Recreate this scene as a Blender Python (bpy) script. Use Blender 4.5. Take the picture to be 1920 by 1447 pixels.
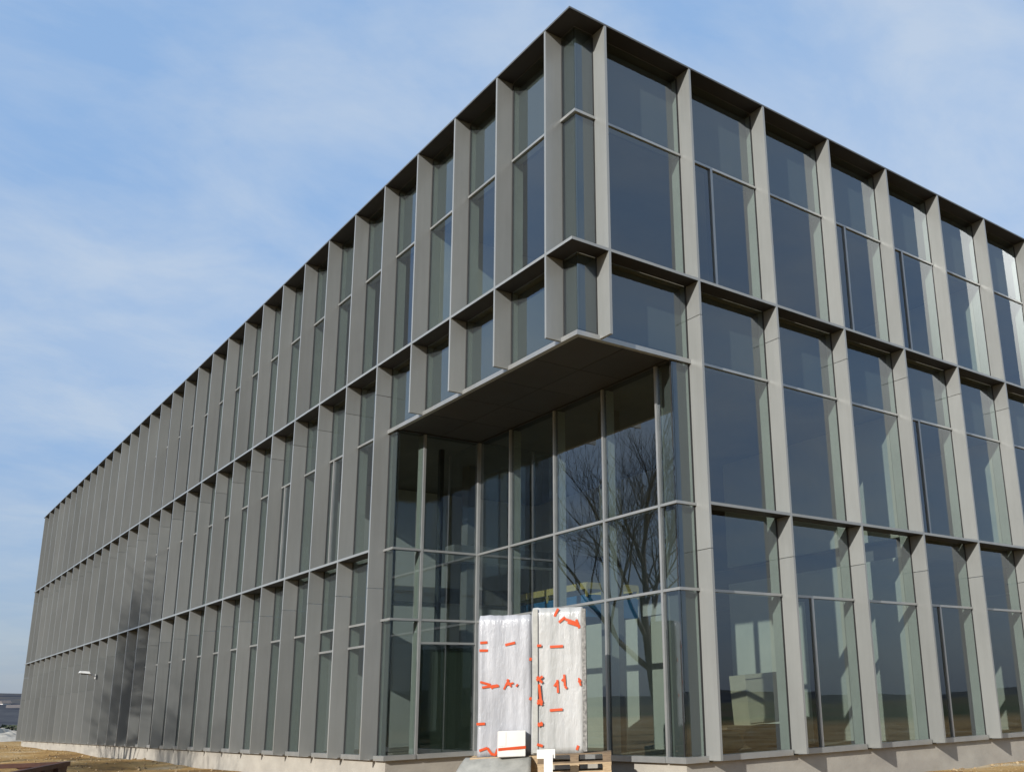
import bpy, bmesh, math, random
from mathutils import Vector, Matrix, noise

R = math.radians
rnd = random.Random(7)
for o in list(bpy.data.objects):
    bpy.data.objects.remove(o)
S = bpy.context.scene
COL = S.collection

# ------------------------------------------------------------------ camera
CAM_LOC = Vector((-8.6064, -12.0521, 0.8423))
RT = Vector((0.7758416, -0.63025932, -0.02903458))
UP = Vector((-0.14153161, -0.21870082, 0.96547333))
FW = Vector((0.61484845, 0.74494506, 0.25887881))
cam_data = bpy.data.cameras.new('camera')
cam = bpy.data.objects.new('camera', cam_data)
COL.objects.link(cam)
M = Matrix.Identity(4)
for i in range(3):
    M[i][0], M[i][1], M[i][2], M[i][3] = RT[i], UP[i], -FW[i], CAM_LOC[i]
cam.matrix_world = M
cam_data.sensor_fit = 'HORIZONTAL'
cam_data.sensor_width = 36.0
cam_data.lens = 1812.377 / 1920 * 36
cam_data.shift_x = -(1207.95 - 960) / 1920
cam_data.shift_y = (835.17 - 723.5) / 1920
cam_data.clip_start = 0.1
cam_data.clip_end = 6000
S.camera = cam

# ------------------------------------------------------------------ sky and sun
SUN_TRAVEL = Vector((1.0, 0.41, -0.47)).normalized()
SUN_EL = math.asin(-SUN_TRAVEL.z)
SUN_ROT = math.atan2(-SUN_TRAVEL.x, -SUN_TRAVEL.y)
world = bpy.data.worlds.new('World')
S.world = world
world.use_nodes = True
wt = world.node_tree
wn, wl = wt.nodes, wt.links
wn.clear()
w_out = wn.new('ShaderNodeOutputWorld')
w_bg = wn.new('ShaderNodeBackground')
w_bg.inputs['Strength'].default_value = 0.10
sky = wn.new('ShaderNodeTexSky')
sky.sky_type = 'NISHITA'
sky.sun_disc = False
sky.sun_elevation = SUN_EL
sky.sun_rotation = SUN_ROT
sky.air_density = 1.0
sky.dust_density = 1.2
sky.ozone_density = 2.0
# thin drifting cloud, laid out on a flat layer high above the place
tc = wn.new('ShaderNodeTexCoord')
sep = wn.new('ShaderNodeSeparateXYZ')
wl.new(tc.outputs['Generated'], sep.inputs[0])


def wmath(op, a, b=None, clamp=False):
    n = wn.new('ShaderNodeMath')
    n.operation = op
    n.use_clamp = clamp
    for i, v in enumerate((a, b)):
        if v is None:
            continue
        if isinstance(v, (int, float)):
            n.inputs[i].default_value = v
        else:
            wl.new(v, n.inputs[i])
    return n.outputs[0]


zc = wmath('ADD', wmath('MAXIMUM', sep.outputs[2], 0.0), 0.16)
comb = wn.new('ShaderNodeCombineXYZ')
wl.new(wmath('DIVIDE', sep.outputs[0], zc), comb.inputs[0])
wl.new(wmath('DIVIDE', sep.outputs[1], zc), comb.inputs[1])
mp = wn.new('ShaderNodeMapping')
mp.inputs['Rotation'].default_value = (0, 0, R(-38))
mp.inputs['Scale'].default_value = (0.95, 1.25, 1)
mp.inputs['Location'].default_value = (3.1, 1.7, 0)
wl.new(comb.outputs[0], mp.inputs[0])
n1 = wn.new('ShaderNodeTexNoise')
n1.inputs['Scale'].default_value = 1.35
n1.inputs['Detail'].default_value = 7
n1.inputs['Roughness'].default_value = 0.52
n1.inputs['Distortion'].default_value = 0.5
wl.new(mp.outputs[0], n1.inputs['Vector'])
ramp = wn.new('ShaderNodeValToRGB')
ramp.color_ramp.elements[0].position = 0.36
ramp.color_ramp.elements[0].color = (0, 0, 0, 1)
ramp.color_ramp.elements[1].position = 0.68
ramp.color_ramp.elements[1].color = (1, 1, 1, 1)
wl.new(n1.outputs['Fac'], ramp.inputs[0])
n2 = wn.new('ShaderNodeTexNoise')                      # finer broken wisps
n2.inputs['Scale'].default_value = 3.4
n2.inputs['Detail'].default_value = 9
n2.inputs['Roughness'].default_value = 0.6
n2.inputs['Distortion'].default_value = 0.35
wl.new(mp.outputs[0], n2.inputs['Vector'])
r2 = wn.new('ShaderNodeValToRGB')
r2.color_ramp.elements[0].position = 0.38
r2.color_ramp.elements[1].position = 0.66
wl.new(n2.outputs['Fac'], r2.inputs[0])
cover = wmath('ADD', wmath('MULTIPLY', ramp.outputs[0], 0.75), wmath('MULTIPLY', r2.outputs[0], 0.55), True)
veil = wn.new('ShaderNodeMixRGB')                     # thin high veil: blue gaps to pale cloud
veil.inputs['Color1'].default_value = (1.80, 2.92, 4.75, 1)
veil.inputs['Color2'].default_value = (3.35, 4.0, 4.9, 1)
wl.new(cover, veil.inputs['Fac'])
low = wn.new('ShaderNodeMixRGB')                      # greyer air towards the horizon, all round
low.inputs['Color2'].default_value = (1.6, 1.9, 2.5, 1)
wl.new(wmath('MULTIPLY', wmath('POWER', wmath('SUBTRACT', 1.0, wmath('MAXIMUM', sep.outputs[2], 0.0))  , 5.0), 0.95), low.inputs['Fac'])
wl.new(veil.outputs[0], low.inputs['Color1'])
cmix = wn.new('ShaderNodeMixRGB')
cmix.inputs['Fac'].default_value = 0.8
wl.new(sky.outputs[0], cmix.inputs['Color1'])
wl.new(low.outputs[0], cmix.inputs['Color2'])
wl.new(cmix.outputs[0], w_bg.inputs['Color'])
wl.new(w_bg.outputs[0], w_out.inputs[0])

sun_data = bpy.data.lights.new('sun', 'SUN')
sun_data.energy = 3.5
sun_data.angle = R(0.5)
sun_data.color = (1.0, 0.96, 0.90)
sun = bpy.data.objects.new('sun', sun_data)
COL.objects.link(sun)
sun.rotation_euler = SUN_TRAVEL.to_track_quat('-Z', 'Y').to_euler()
sun.location = (-40, -20, 25)

S.render.engine = 'CYCLES'
S.view_settings.view_transform = 'Standard'
S.view_settings.look = 'None'
S.view_settings.exposure = 0.8
S.view_settings.gamma = 1.0
S.view_settings.use_curve_mapping = False
S.cycles.max_bounces = 10
S.cycles.transparent_max_bounces = 24
S.cycles.glossy_bounces = 5
S.cycles.caustics_reflective = False
S.cycles.caustics_refractive = False


# ------------------------------------------------------------------ materials
def new_mat(name):
    m = bpy.data.materials.new(name)
    m.use_nodes = True
    nt = m.node_tree
    b = nt.nodes['Principled BSDF']
    return m, nt, b


def math_node(nt, op, a, b=None, clamp=False):
    n = nt.nodes.new('ShaderNodeMath')
    n.operation = op
    n.use_clamp = clamp
    for i, v in enumerate((a, b)):
        if v is None:
            continue
        if isinstance(v, (int, float)):
            n.inputs[i].default_value = v
        else:
            nt.links.new(v, n.inputs[i])
    return n.outputs[0]


def noise_tex(nt, scale, detail=4, rough=0.55, coords='Object', sc=(1, 1, 1)):
    t = nt.nodes.new('ShaderNodeTexCoord')
    mpn = nt.nodes.new('ShaderNodeMapping')
    mpn.inputs['Scale'].default_value = sc
    if coords == 'World':
        g = nt.nodes.new('ShaderNodeNewGeometry')
        nt.links.new(g.outputs['Position'], mpn.inputs[0])
    else:
        nt.links.new(t.outputs[coords], mpn.inputs[0])
    n = nt.nodes.new('ShaderNodeTexNoise')
    n.inputs['Scale'].default_value = scale
    n.inputs['Detail'].default_value = detail
    n.inputs['Roughness'].default_value = rough
    nt.links.new(mpn.outputs[0], n.inputs['Vector'])
    return n.outputs['Fac']


def ramp_node(nt, fac, stops):
    r = nt.nodes.new('ShaderNodeValToRGB')
    el = r.color_ramp.elements
    while len(el) < len(stops):
        el.new(0.5)
    for e, (p, c) in zip(el, stops):
        e.position = p
        e.color = (c[0], c[1], c[2], 1)
    nt.links.new(fac, r.inputs[0])
    return r.outputs[0]


def surface(name, c0, c1, scale=3, rough=0.6, metal=0.0, bump=0.0, bscale=40, coords='World', sc=(1, 1, 1), vary=0.0, rvar=0.1, detail=5, spec=0.5):
    m, nt, b = new_mat(name)
    f = noise_tex(nt, scale, detail, 0.6, coords, sc)
    col = ramp_node(nt, f, [(0.3, c0), (0.7, c1)])
    if vary:
        oi = nt.nodes.new('ShaderNodeObjectInfo')
        hs = nt.nodes.new('ShaderNodeHueSaturation')
        nt.links.new(col, hs.inputs['Color'])
        nt.links.new(math_node(nt, 'ADD', math_node(nt, 'MULTIPLY', oi.outputs['Random'], vary * 2), 1 - vary), hs.inputs['Value'])
        col = hs.outputs[0]
    nt.links.new(col, b.inputs['Base Color'])
    b.inputs['Metallic'].default_value = metal
    b.inputs['Specular IOR Level'].default_value = spec
    nt.links.new(math_node(nt, 'ADD', math_node(nt, 'MULTIPLY', f, rvar * 2), rough - rvar), b.inputs['Roughness'])
    if bump:
        f2 = noise_tex(nt, bscale, 4, 0.6, coords)
        bn = nt.nodes.new('ShaderNodeBump')
        bn.inputs['Strength'].default_value = bump
        bn.inputs['Distance'].default_value = 0.02
        nt.links.new(f2, bn.inputs['Height'])
        nt.links.new(bn.outputs[0], b.inputs['Normal'])
    return m


def glass(name, tint, ior=2.15, wob=0.12):
    m, nt, b = new_mat(name)
    nt.nodes.remove(b)
    out = nt.nodes['Material Output']
    tr = nt.nodes.new('ShaderNodeBsdfTransparent')
    tr.inputs[0].default_value = (*tint, 1)
    gl = nt.nodes.new('ShaderNodeBsdfGlossy')
    gl.inputs['Color'].default_value = (0.86, 0.93, 1.0, 1)
    gl.inputs['Roughness'].default_value = 0.0
    fr = nt.nodes.new('ShaderNodeFresnel')
    fr.inputs['IOR'].default_value = ior
    # faint roller-wave of toughened panes
    f = noise_tex(nt, 0.9, 1, 0.4, 'World')
    bn = nt.nodes.new('ShaderNodeBump')
    bn.inputs['Strength'].default_value = wob
    bn.inputs['Distance'].default_value = 0.004
    nt.links.new(f, bn.inputs['Height'])
    nt.links.new(bn.outputs[0], gl.inputs['Normal'])
    geo = nt.nodes.new('ShaderNodeNewGeometry')
    fac = math_node(nt, 'MULTIPLY', fr.outputs[0], math_node(nt, 'SUBTRACT', 1.0, geo.outputs['Backfacing']))
    mx = nt.nodes.new('ShaderNodeMixShader')
    nt.links.new(fac, mx.inputs[0])
    nt.links.new(tr.outputs[0], mx.inputs[1])
    nt.links.new(gl.outputs[0], mx.inputs[2])
    nt.links.new(mx.outputs[0], out.inputs[0])
    return m


METAL = surface('anodised grey cladding', (0.198, 0.205, 0.197), (0.230, 0.236, 0.227), 0.7, 0.40, 0.10, 0.03, 60, 'World', (1, 1, 0.35), 0.085, 0.05)
# faint rain streaks and handling marks on the sheet metal
nt = METAL.node_tree
b = nt.nodes['Principled BSDF']
src = b.inputs['Base Color'].links[0].from_socket
stk = noise_tex(nt, 9, 5, 0.65, 'World', (1, 1, 0.07))
blot = noise_tex(nt, 1.1, 6, 0.6, 'World', (1, 1, 0.6))
hs2 = nt.nodes.new('ShaderNodeHueSaturation')
nt.links.new(src, hs2.inputs['Color'])
nt.links.new(math_node(nt, 'ADD', math_node(nt, 'ADD', math_node(nt, 'MULTIPLY', stk, 0.22), math_node(nt, 'MULTIPLY', blot, 0.20)), 0.79), hs2.inputs['Value'])
nt.links.new(hs2.outputs[0], b.inputs['Base Color'])
b.inputs['Coat Weight'].default_value = 0.9
b.inputs['Coat Roughness'].default_value = 0.27
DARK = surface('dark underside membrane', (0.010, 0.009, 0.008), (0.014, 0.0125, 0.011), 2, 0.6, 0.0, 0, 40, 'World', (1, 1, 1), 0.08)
EDGEM = surface('dark grey roof coping', (0.085, 0.088, 0.088), (0.11, 0.112, 0.11), 1.5, 0.45, 0.2, 0, 40, 'World', (1, 1, 1), 0.06)
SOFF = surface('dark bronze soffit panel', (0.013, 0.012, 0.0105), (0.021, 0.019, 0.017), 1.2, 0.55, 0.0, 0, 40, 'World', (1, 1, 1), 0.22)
ALU = surface('natural aluminium profile', (0.33, 0.34, 0.335), (0.38, 0.385, 0.375), 3, 0.38, 0.6, 0, 40, 'World', (1, 1, 1), 0.03)
GASKET = surface('black rubber gasket', (0.012, 0.013, 0.013), (0.02, 0.02, 0.02), 3, 0.6)
GLASS = glass('green-grey window glass', (0.69, 0.725, 0.71))
BACK = surface('grey spandrel backing', (0.122, 0.13, 0.13), (0.142, 0.152, 0.152), 0.8, 0.7, 0.0, 0, 40, 'World', (1, 1, 0.4), 0.06)
PLASTER = surface('pale painted reveal', (0.42, 0.45, 0.42), (0.5, 0.53, 0.49), 1.5, 0.7)
WALLM = surface('plasterboard partition', (0.50, 0.52, 0.47), (0.60, 0.61, 0.55), 0.8, 0.8, 0, 0, 40, 'World', (1, 1, 1), 0.08)
CEIL = surface('bare concrete slab', (0.14, 0.14, 0.135), (0.2, 0.2, 0.19), 0.9, 0.8, 0, 0.1, 30)
COREM = surface('concrete core wall', (0.24, 0.24, 0.22), (0.34, 0.33, 0.30), 0.5, 0.8, 0, 0, 40)
LOBBY = surface('grey primed lobby wall', (0.56, 0.57, 0.57), (0.66, 0.67, 0.66), 0.6, 0.8)
DOORM = surface('dark green-grey door panel', (0.055, 0.075, 0.055), (0.07, 0.09, 0.068), 0.8, 0.6)
FLOORM = surface('dusty screed floor', (0.26, 0.235, 0.19), (0.38, 0.35, 0.29), 0.6, 0.8)
PLINTH = surface('pale concrete plinth', (0.265, 0.245, 0.212), (0.36, 0.337, 0.29), 1.3, 0.85, 0, 0.25, 25, 'World', (1, 1, 1.6), 0, 0.05, 8)
ROOFM = surface('grey roof membrane', (0.12, 0.12, 0.12), (0.17, 0.17, 0.17), 0.5, 0.9)


# ------------------------------------------------------------------ mesh helpers
_cache = {}


def link(name, me, parent=None, loc=(0, 0, 0)):
    o = bpy.data.objects.new(name, me)
    COL.objects.link(o)
    o.location = loc
    if parent is not None:
        o.parent = parent
    return o


def tag(o, label=None, cat=None, group=None, kind=None):
    if label:
        o['label'] = label
    if cat:
        o['category'] = cat
    if group:
        o['group'] = group
    if kind:
        o['kind'] = kind
    return o


def thing(name, loc, label, cat, group=None, rz=0.0):
    o = bpy.data.objects.new(name, None)
    o.empty_display_size = 0.3
    COL.objects.link(o)
    o.location = loc
    o.rotation_euler = (0, 0, rz)
    return tag(o, label, cat, group)


def box_mesh(dx, dy, dz, mats):
    key = (round(dx, 4), round(dy, 4), round(dz, 4), tuple(m.name for m in mats))
    if key in _cache:
        return _cache[key]
    x, y, z = dx / 2, dy / 2, dz / 2
    v = [(-x, -y, -z), (x, -y, -z), (x, y, -z), (-x, y, -z), (-x, -y, z), (x, -y, z), (x, y, z), (-x, y, z)]
    f = [(0, 3, 2, 1), (4, 5, 6, 7), (0, 1, 5, 4), (1, 2, 6, 5), (2, 3, 7, 6), (3, 0, 4, 7)]
    me = bpy.data.meshes.new('box')
    me.from_pydata(v, [], f)
    for m in mats:
        me.materials.append(m)
    if len(mats) > 1:
        me.polygons[0].material_index = 1
    _cache[key] = me
    return me


def box(name, x0, x1, y0, y1, z0, z1, mats, parent=None):
    if not isinstance(mats, (list, tuple)):
        mats = [mats]
    me = box_mesh(x1 - x0, y1 - y0, z1 - z0, mats)
    loc = Vector(((x0 + x1) / 2, (y0 + y1) / 2, (z0 + z1) / 2))
    return link(name, me, parent, loc)


def prism(name, poly, z0, z1, mats, parent=None):
    if not isinstance(mats, (list, tuple)):
        mats = [mats]
    n = len(poly)
    v = [(x, y, z0) for x, y in poly] + [(x, y, z1) for x, y in poly]
    f = [tuple(range(n - 1, -1, -1)), tuple(range(n, 2 * n))]
    f += [(i, (i + 1) % n, n + (i + 1) % n, n + i) for i in range(n)]
    me = bpy.data.meshes.new(name)
    me.from_pydata(v, [], f)
    for m in mats:
        me.materials.append(m)
    if len(mats) > 1:
        me.polygons[0].material_index = 1
    return link(name, me, parent)


class MB:
    """collects simple shapes into one mesh"""

    def __init__(self):
        self.v, self.f = [], []

    def add(self, v, f):
        k = len(self.v)
        self.v += [tuple(p) for p in v]
        self.f += [tuple(i + k for i in q) for q in f]

    def box(self, x0, x1, y0, y1, z0, z1):
        self.add([(x0, y0, z0), (x1, y0, z0), (x1, y1, z0), (x0, y1, z0), (x0, y0, z1), (x1, y0, z1), (x1, y1, z1), (x0, y1, z1)],
                 [(0, 3, 2, 1), (4, 5, 6, 7), (0, 1, 5, 4), (1, 2, 6, 5), (2, 3, 7, 6), (3, 0, 4, 7)])

    def bar(self, a, b, w, h=None):
        a, b = Vector(a), Vector(b)
        h = h or w
        d = (b - a).normalized()
        s = d.cross(Vector((0, 0, 1)))
        if s.length < 1e-3:
            s = Vector((1, 0, 0))
        s.normalize()
        t = s.cross(d).normalized()
        v = []
        for p in (a, b):
            v += [p - s * w / 2 - t * h / 2, p + s * w / 2 - t * h / 2, p + s * w / 2 + t * h / 2, p - s * w / 2 + t * h / 2]
        self.add(v, [(3, 2, 1, 0), (4, 5, 6, 7), (0, 1, 5, 4), (1, 2, 6, 5), (2, 3, 7, 6), (3, 0, 4, 7)])

    def build(self, name, mat, parent=None, loc=(0, 0, 0), smooth=False):
        me = bpy.data.meshes.new(name)
        me.from_pydata(self.v, [], self.f)
        me.materials.append(mat)
        if smooth:
            for p in me.polygons:
                p.use_smooth = True
        me.update()
        return link(name, me, parent, loc)


# ------------------------------------------------------------------ ground
def sstep(a, b, x):
    t = min(1, max(0, (x - a) / (b - a)))
    return t * t * (3 - 2 * t)


def ground_z(x, y):
    z = -0.56
    z += 0.10 * sstep(12, 30, y) * sstep(6, -2, x) + 0.14 * sstep(30, 52, y) * sstep(6, -2, x)
    d = math.hypot(x, y - 10)
    a = 1 - sstep(60, 200, d)
    if a > 0:
        z += a * (0.10 * noise.noise(Vector((x * 0.22, y * 0.16, 1.3))) + 0.05 * noise.noise(Vector((x * 0.8, y * 0.6, 4.1))) + 0.025 * noise.noise(Vector((x * 2.6, y * 2.2, 9.0))))
        # spoil banked up along the long side
        rdg = math.exp(-((x + 4.2 + 0.5 * math.sin(y * 0.21)) / 1.5) ** 2) * sstep(10, 20, y) * sstep(62, 46, y)
        z += a * rdg * (0.16 + 0.14 * noise.noise(Vector((x * 0.5, y * 0.35, 7.7))))
        # earth left against the right-hand plinth
        z += a * 0.10 * math.exp(-((y + 0.9) / 0.8) ** 2) * sstep(7.5, 11.5, x) * (1 + 0.6 * noise.noise(Vector((x * 1.3, y * 1.3, 2))))
        z += a * 0.12 * math.exp(-((y + 2.6) / 0.7) ** 2) * sstep(6.5, 9, x) * (0.6 + noise.noise(Vector((x * 0.9, y, 5))))
    # keep it below the floor inside the building
    if 0.4 < x < 26 and 0.4 < y < 54 and not (x < 2.2 and y < 6.9):
        z = min(z, -0.62)
    r = math.hypot(x, y)
    z += 2.5 * noise.noise(Vector((x * 0.004, y * 0.004, 3))) * sstep(180, 900, r)
    return z


def spread(n, near, far):
    out = []
    k = math.asinh(far / near)
    for i in range(-n, n + 1):
        out.append(near * math.sinh(k * i / n))
    return out


gx = [c - 3.0 for c in spread(120, 9.0, 3200)]
gy = [c + 6.0 for c in spread(120, 11.0, 3200)]
gv = [(x, y, ground_z(x, y)) for y in gy for x in gx]
nx = len(gx)
gf = [(j * nx + i, j * nx + i + 1, (j + 1) * nx + i + 1, (j + 1) * nx + i) for j in range(len(gy) - 1) for i in range(nx - 1)]
gme = bpy.data.meshes.new('ground')
gme.from_pydata(gv, [], gf)
for p in gme.polygons:
    p.use_smooth = True
m, nt, b = new_mat('sandy building ground')
f1 = noise_tex(nt, 0.55, 8, 0.62, 'World', (1, 0.6, 1))
c_sand = ramp_node(nt, f1, [(0.30, (0.13, 0.08, 0.035)), (0.44, (0.34, 0.20, 0.07)), (0.56, (0.43, 0.28, 0.115)), (0.70, (0.48, 0.39, 0.26))])
f2 = noise_tex(nt, 0.012, 4, 0.5, 'World', (1, 1, 1))
c_field = ramp_node(nt, f2, [(0.38, (0.10, 0.075, 0.05)), (0.5, (0.13, 0.10, 0.06)), (0.56, (0.07, 0.085, 0.035)), (0.7, (0.14, 0.11, 0.07))])
g = nt.nodes.new('ShaderNodeNewGeometry')
vl = nt.nodes.new('ShaderNodeVectorMath')
vl.operation = 'DISTANCE'
vl.inputs[1].default_value = (5, 20, 0)
nt.links.new(g.outputs['Position'], vl.inputs[0])
mr = nt.nodes.new('ShaderNodeMapRange')
mr.inputs['From Min'].default_value = 60
mr.inputs['From Max'].default_value = 85
nt.links.new(math_node(nt, 'ADD', vl.outputs['Value'], math_node(nt, 'MULTIPLY', f1, 14)), mr.inputs[0])
mxg = nt.nodes.new('ShaderNodeMixRGB')
nt.links.new(mr.outputs[0], mxg.inputs[0])
nt.links.new(c_sand, mxg.inputs[1])
nt.links.new(c_field, mxg.inputs[2])
nt.links.new(mxg.outputs[0], b.inputs['Base Color'])
b.inputs['Roughness'].default_value = 0.95
b.inputs['Specular IOR Level'].default_value = 0.15
fb = noise_tex(nt, 7, 8, 0.7, 'World')
bn = nt.nodes.new('ShaderNodeBump')
bn.inputs['Strength'].default_value = 0.9
bn.inputs['Distance'].default_value = 0.06
nt.links.new(fb, bn.inputs['Height'])
nt.links.new(bn.outputs[0], b.inputs['Normal'])
gme.materials.append(m)
SANDM = m
tag(link('ground', gme), kind='structure')

# wooded hills round the plain
hv, hf = [], []
NH = 260
for i in range(NH):
    a = 2 * math.pi * i / NH
    ca, sa = math.cos(a), math.sin(a)
    h = 15 + 13 * noise.noise(Vector((ca * 2.2, sa * 2.2, 0.5))) + 5 * noise.noise(Vector((ca * 9, sa * 9, 2.5)))
    h += 2.2 * noise.noise(Vector((ca * 40, sa * 40, 1.5)))
    # the hill seen past the far end of the long side
    h += 14 * math.exp(-((a - R(84)) / 0.22) ** 2)
    for rr_, k in ((640, -0.08), (760, 0.32), (900, 0.7), (1080, 1.0), (1350, 0.85), (1700, -0.3)):
        hv.append((rr_ * ca, rr_ * sa, h * k - 3 + (2.0 * noise.noise(Vector((rr_ * ca * 0.02, rr_ * sa * 0.02, 8))) if k > 0 else 0)))
for i in range(NH):
    j = (i + 1) % NH
    for k in range(5):
        hf.append((i * 6 + k, i * 6 + k + 1, j * 6 + k + 1, j * 6 + k))
hme = bpy.data.meshes.new('hills')
hme.from_pydata(hv, [], [tuple(reversed(q)) for q in hf])
for p in hme.polygons:
    p.use_smooth = True
m, nt, b = new_mat('hazy winter woodland and fields')
fh = noise_tex(nt, 0.02, 6, 0.65, 'World', (1, 1, 3))
nt.links.new(ramp_node(nt, fh, [(0.36, (0.045, 0.05, 0.062)), (0.52, (0.075, 0.08, 0.09)), (0.60, (0.11, 0.10, 0.085)), (0.66, (0.06, 0.065, 0.07))]), b.inputs['Base Color'])  # bare woodland grey, with the blue of distance haze painted into the colour
b.inputs['Roughness'].default_value = 1
b.inputs['Specular IOR Level'].default_value = 0
hme.materials.append(m)
tag(link('hills', hme), kind='structure')

# ------------------------------------------------------------------ office building
X0, W, Y0, W2, D = 0.457, 2.025, 0.459, 1.6722, 0.321
ZR, ZA, ZB, ZC = 12.63, 8.255, 4.15, 6.76
T3, T2, T1 = 10.90, 6.77, 2.69
J2, J1 = 7.55, 3.35
NL, NR = 33, 14
XR, YR = X0 + W - 0.472, Y0 + 4 * W2 - 0.459
FX = [X0 + k * W for k in range(NR)]
FY = [Y0 + k * W2 for k in range(NL)]
XE, YE = FX[-1] + X0, FY[-1] + Y0
TH = 0.05
B = thing('office_building', (XR, 0, -0.5), 'three storey office block with grey metal fins and an overhanging glass corner', 'building')
BL = B.location.copy()


def bpart(name, x0, x1, y0, y1, z0, z1, mats, parent=None):
    o = box(name, x0, x1, y0, y1, z0, z1, mats, B)
    o.location -= BL
    return o


def bprism(name, poly, z0, z1, mats):
    o = prism(name, poly, z0, z1, mats, B)
    o.location -= BL
    return o


OUT = [(XR, 0.03), (XE, 0.03), (XE, YE), (0.03, YE), (0.03, YR), (XR, YR)]
OUT_P = [(XR + 0.03, 0.03), (XE, 0.03), (XE, YE), (0.03, YE), (0.03, YR + 0.03), (XR + 0.03, YR + 0.03)]
bprism('plinth', OUT_P, -1.3, -0.075, PLINTH)
bprism('ground_floor', [(XR + 0.25, 0.25), (XE - .2, 0.25), (XE - .2, YE - .2), (0.25, YE - .2), (0.25, YR + 0.25), (XR + 0.25, YR + 0.25)], -0.074, -0.02, FLOORM)

# slabs (zone between ceiling and floor above)
bprism('floor_slab', [(8.8, 0.17), (XE - .3, 0.17), (XE - .3, YE - .3), (0.17, YE - .3), (0.17, 12.3), (8.8, 12.3)], 3.72, 4.12, CEIL)
bprism('floor_finish', [(8.82, 0.052), (XE - .3, 0.052), (XE - .3, YE - .3), (0.052, YE - .3), (0.052, 12.32), (8.82, 12.32)], 4.121, 4.146, FLOORM)
bprism('floor_finish', [(0.052, 0.052), (XE - .3, 0.052), (XE - .3, YE - .3), (0.052, YE - .3)], 8.201, 8.25, FLOORM)
bprism('floor_slab', [(XR + 0.3, 0.17), (XE - .3, 0.17), (XE - .3, YE - .3), (0.17, YE - .3), (0.17, YR + 0.3), (XR + 0.3, YR + 0.3)], T2 + 0.04, 8.20, CEIL)
bprism('floor_slab', [(0.17, 0.17), (XR + 0.298, 0.17), (XR + 0.298, YR + 0.298), (0.17, YR + 0.298)], ZC + 0.12, 8.20, CEIL)
bprism('roof_slab', [(0.3, 0.3), (XE - .3, 0.3), (XE - .3, YE - .3), (0.3, YE - .3)], T3 + 0.05, ZR - 0.05, CEIL)
bprism('roof_deck', [(0.0185, 0.0185), (XE, 0.0185), (XE, YE), (0.0185, YE)], ZR + 0.001, ZR + 0.034, ROOFM)
bpart('core_wall', 10.5, 22, 13.5, 47, -0.02, T3 + 0.04, COREM)
bpart('rear_wall', XE - 0.15, XE, 0.3, YE - 0.2, -0.07, ZR - 0.06, METAL)
bpart('rear_wall', 0.3, XE - 0.16, YE - 0.16, YE - 0.01, -0.07, ZR - 0.06, METAL)


def jog(o, s=0.0024):
    """each pane sits very slightly out of true in its frame"""
    o.rotation_euler = (rnd.uniform(-s, s), rnd.uniform(-s, s), rnd.uniform(-s, s))
    return o


def pane_r(x0, x1, z0, z1):
    return jog(bpart('pane', x0, x1, 0.022, 0.046, z0, z1, GLASS))


def pane_l(y0, y1, z0, z1):
    return jog(bpart('pane', 0.022, 0.046, y0, y1, z0, z1, GLASS))


def ledge(poly_or_box, z):
    if len(poly_or_box) == 4 and not isinstance(poly_or_box[0], tuple):
        x0, x1, y0, y1 = poly_or_box
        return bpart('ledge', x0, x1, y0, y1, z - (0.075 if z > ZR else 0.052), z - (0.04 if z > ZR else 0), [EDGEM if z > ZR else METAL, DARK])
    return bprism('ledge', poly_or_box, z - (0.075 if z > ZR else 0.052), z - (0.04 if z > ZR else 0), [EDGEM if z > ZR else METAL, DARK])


h = TH / 2
G = 0.006
# --- fins
SEG = [(-0.045, J1 - G), (J1 + G, J2 - G), (J2 + G, ZR)]
SEGX = [(-0.045, 2.13 - G), (2.13 + G, J1 - G), (J1 + G, J2 - G), (J2 + G, ZR)]
for k, x in enumerate(FX):
    for z0, z1 in (SEG if k > 0 else [(ZC - 0.035, ZR)]):
        o = bpart('fin_panel', x - h, x + h, -D, 0.018, z0, z1, METAL)
        o.rotation_euler.z = rnd.uniform(-0.004, 0.004)
    if k > 0:
        bpart('mullion', x - 0.05, x + 0.05, 0.03, 0.25, -0.02, ZR - 0.06, PLASTER)
        bpart('gasket', x - 0.062, x + 0.062, 0.0185, 0.0292, -0.02, ZR - 0.06, GASKET)
    else:
        bpart('gasket', x - 0.05, x + 0.05, 0.0185, 0.0292, ZC, ZR - 0.06, GASKET)
for k, y in enumerate(FY):
    for z0, z1 in ([(ZC - 0.035, ZR)] if k < 4 else (SEGX if k >= 21 else SEG)):
        o = bpart('fin_panel', -D, 0.018, y - h, y + h, z0, z1, METAL)
        o.rotation_euler.z = rnd.uniform(-0.004, 0.004)
    zb = ZC if k < 4 else -0.02
    if k > 0:
        bpart('mullion', 0.03, 0.25, y - 0.05, y + 0.05, zb + (0.02 if k < 4 else 0), ZR - 0.06, PLASTER)
        bpart('gasket', 0.0185, 0.0292, y - 0.062, y + 0.062, zb, ZR - 0.06, GASKET)
    else:
        bpart('gasket', 0.0185, 0.0292, y - 0.05, y + 0.05, zb, ZR - 0.06, GASKET)

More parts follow.
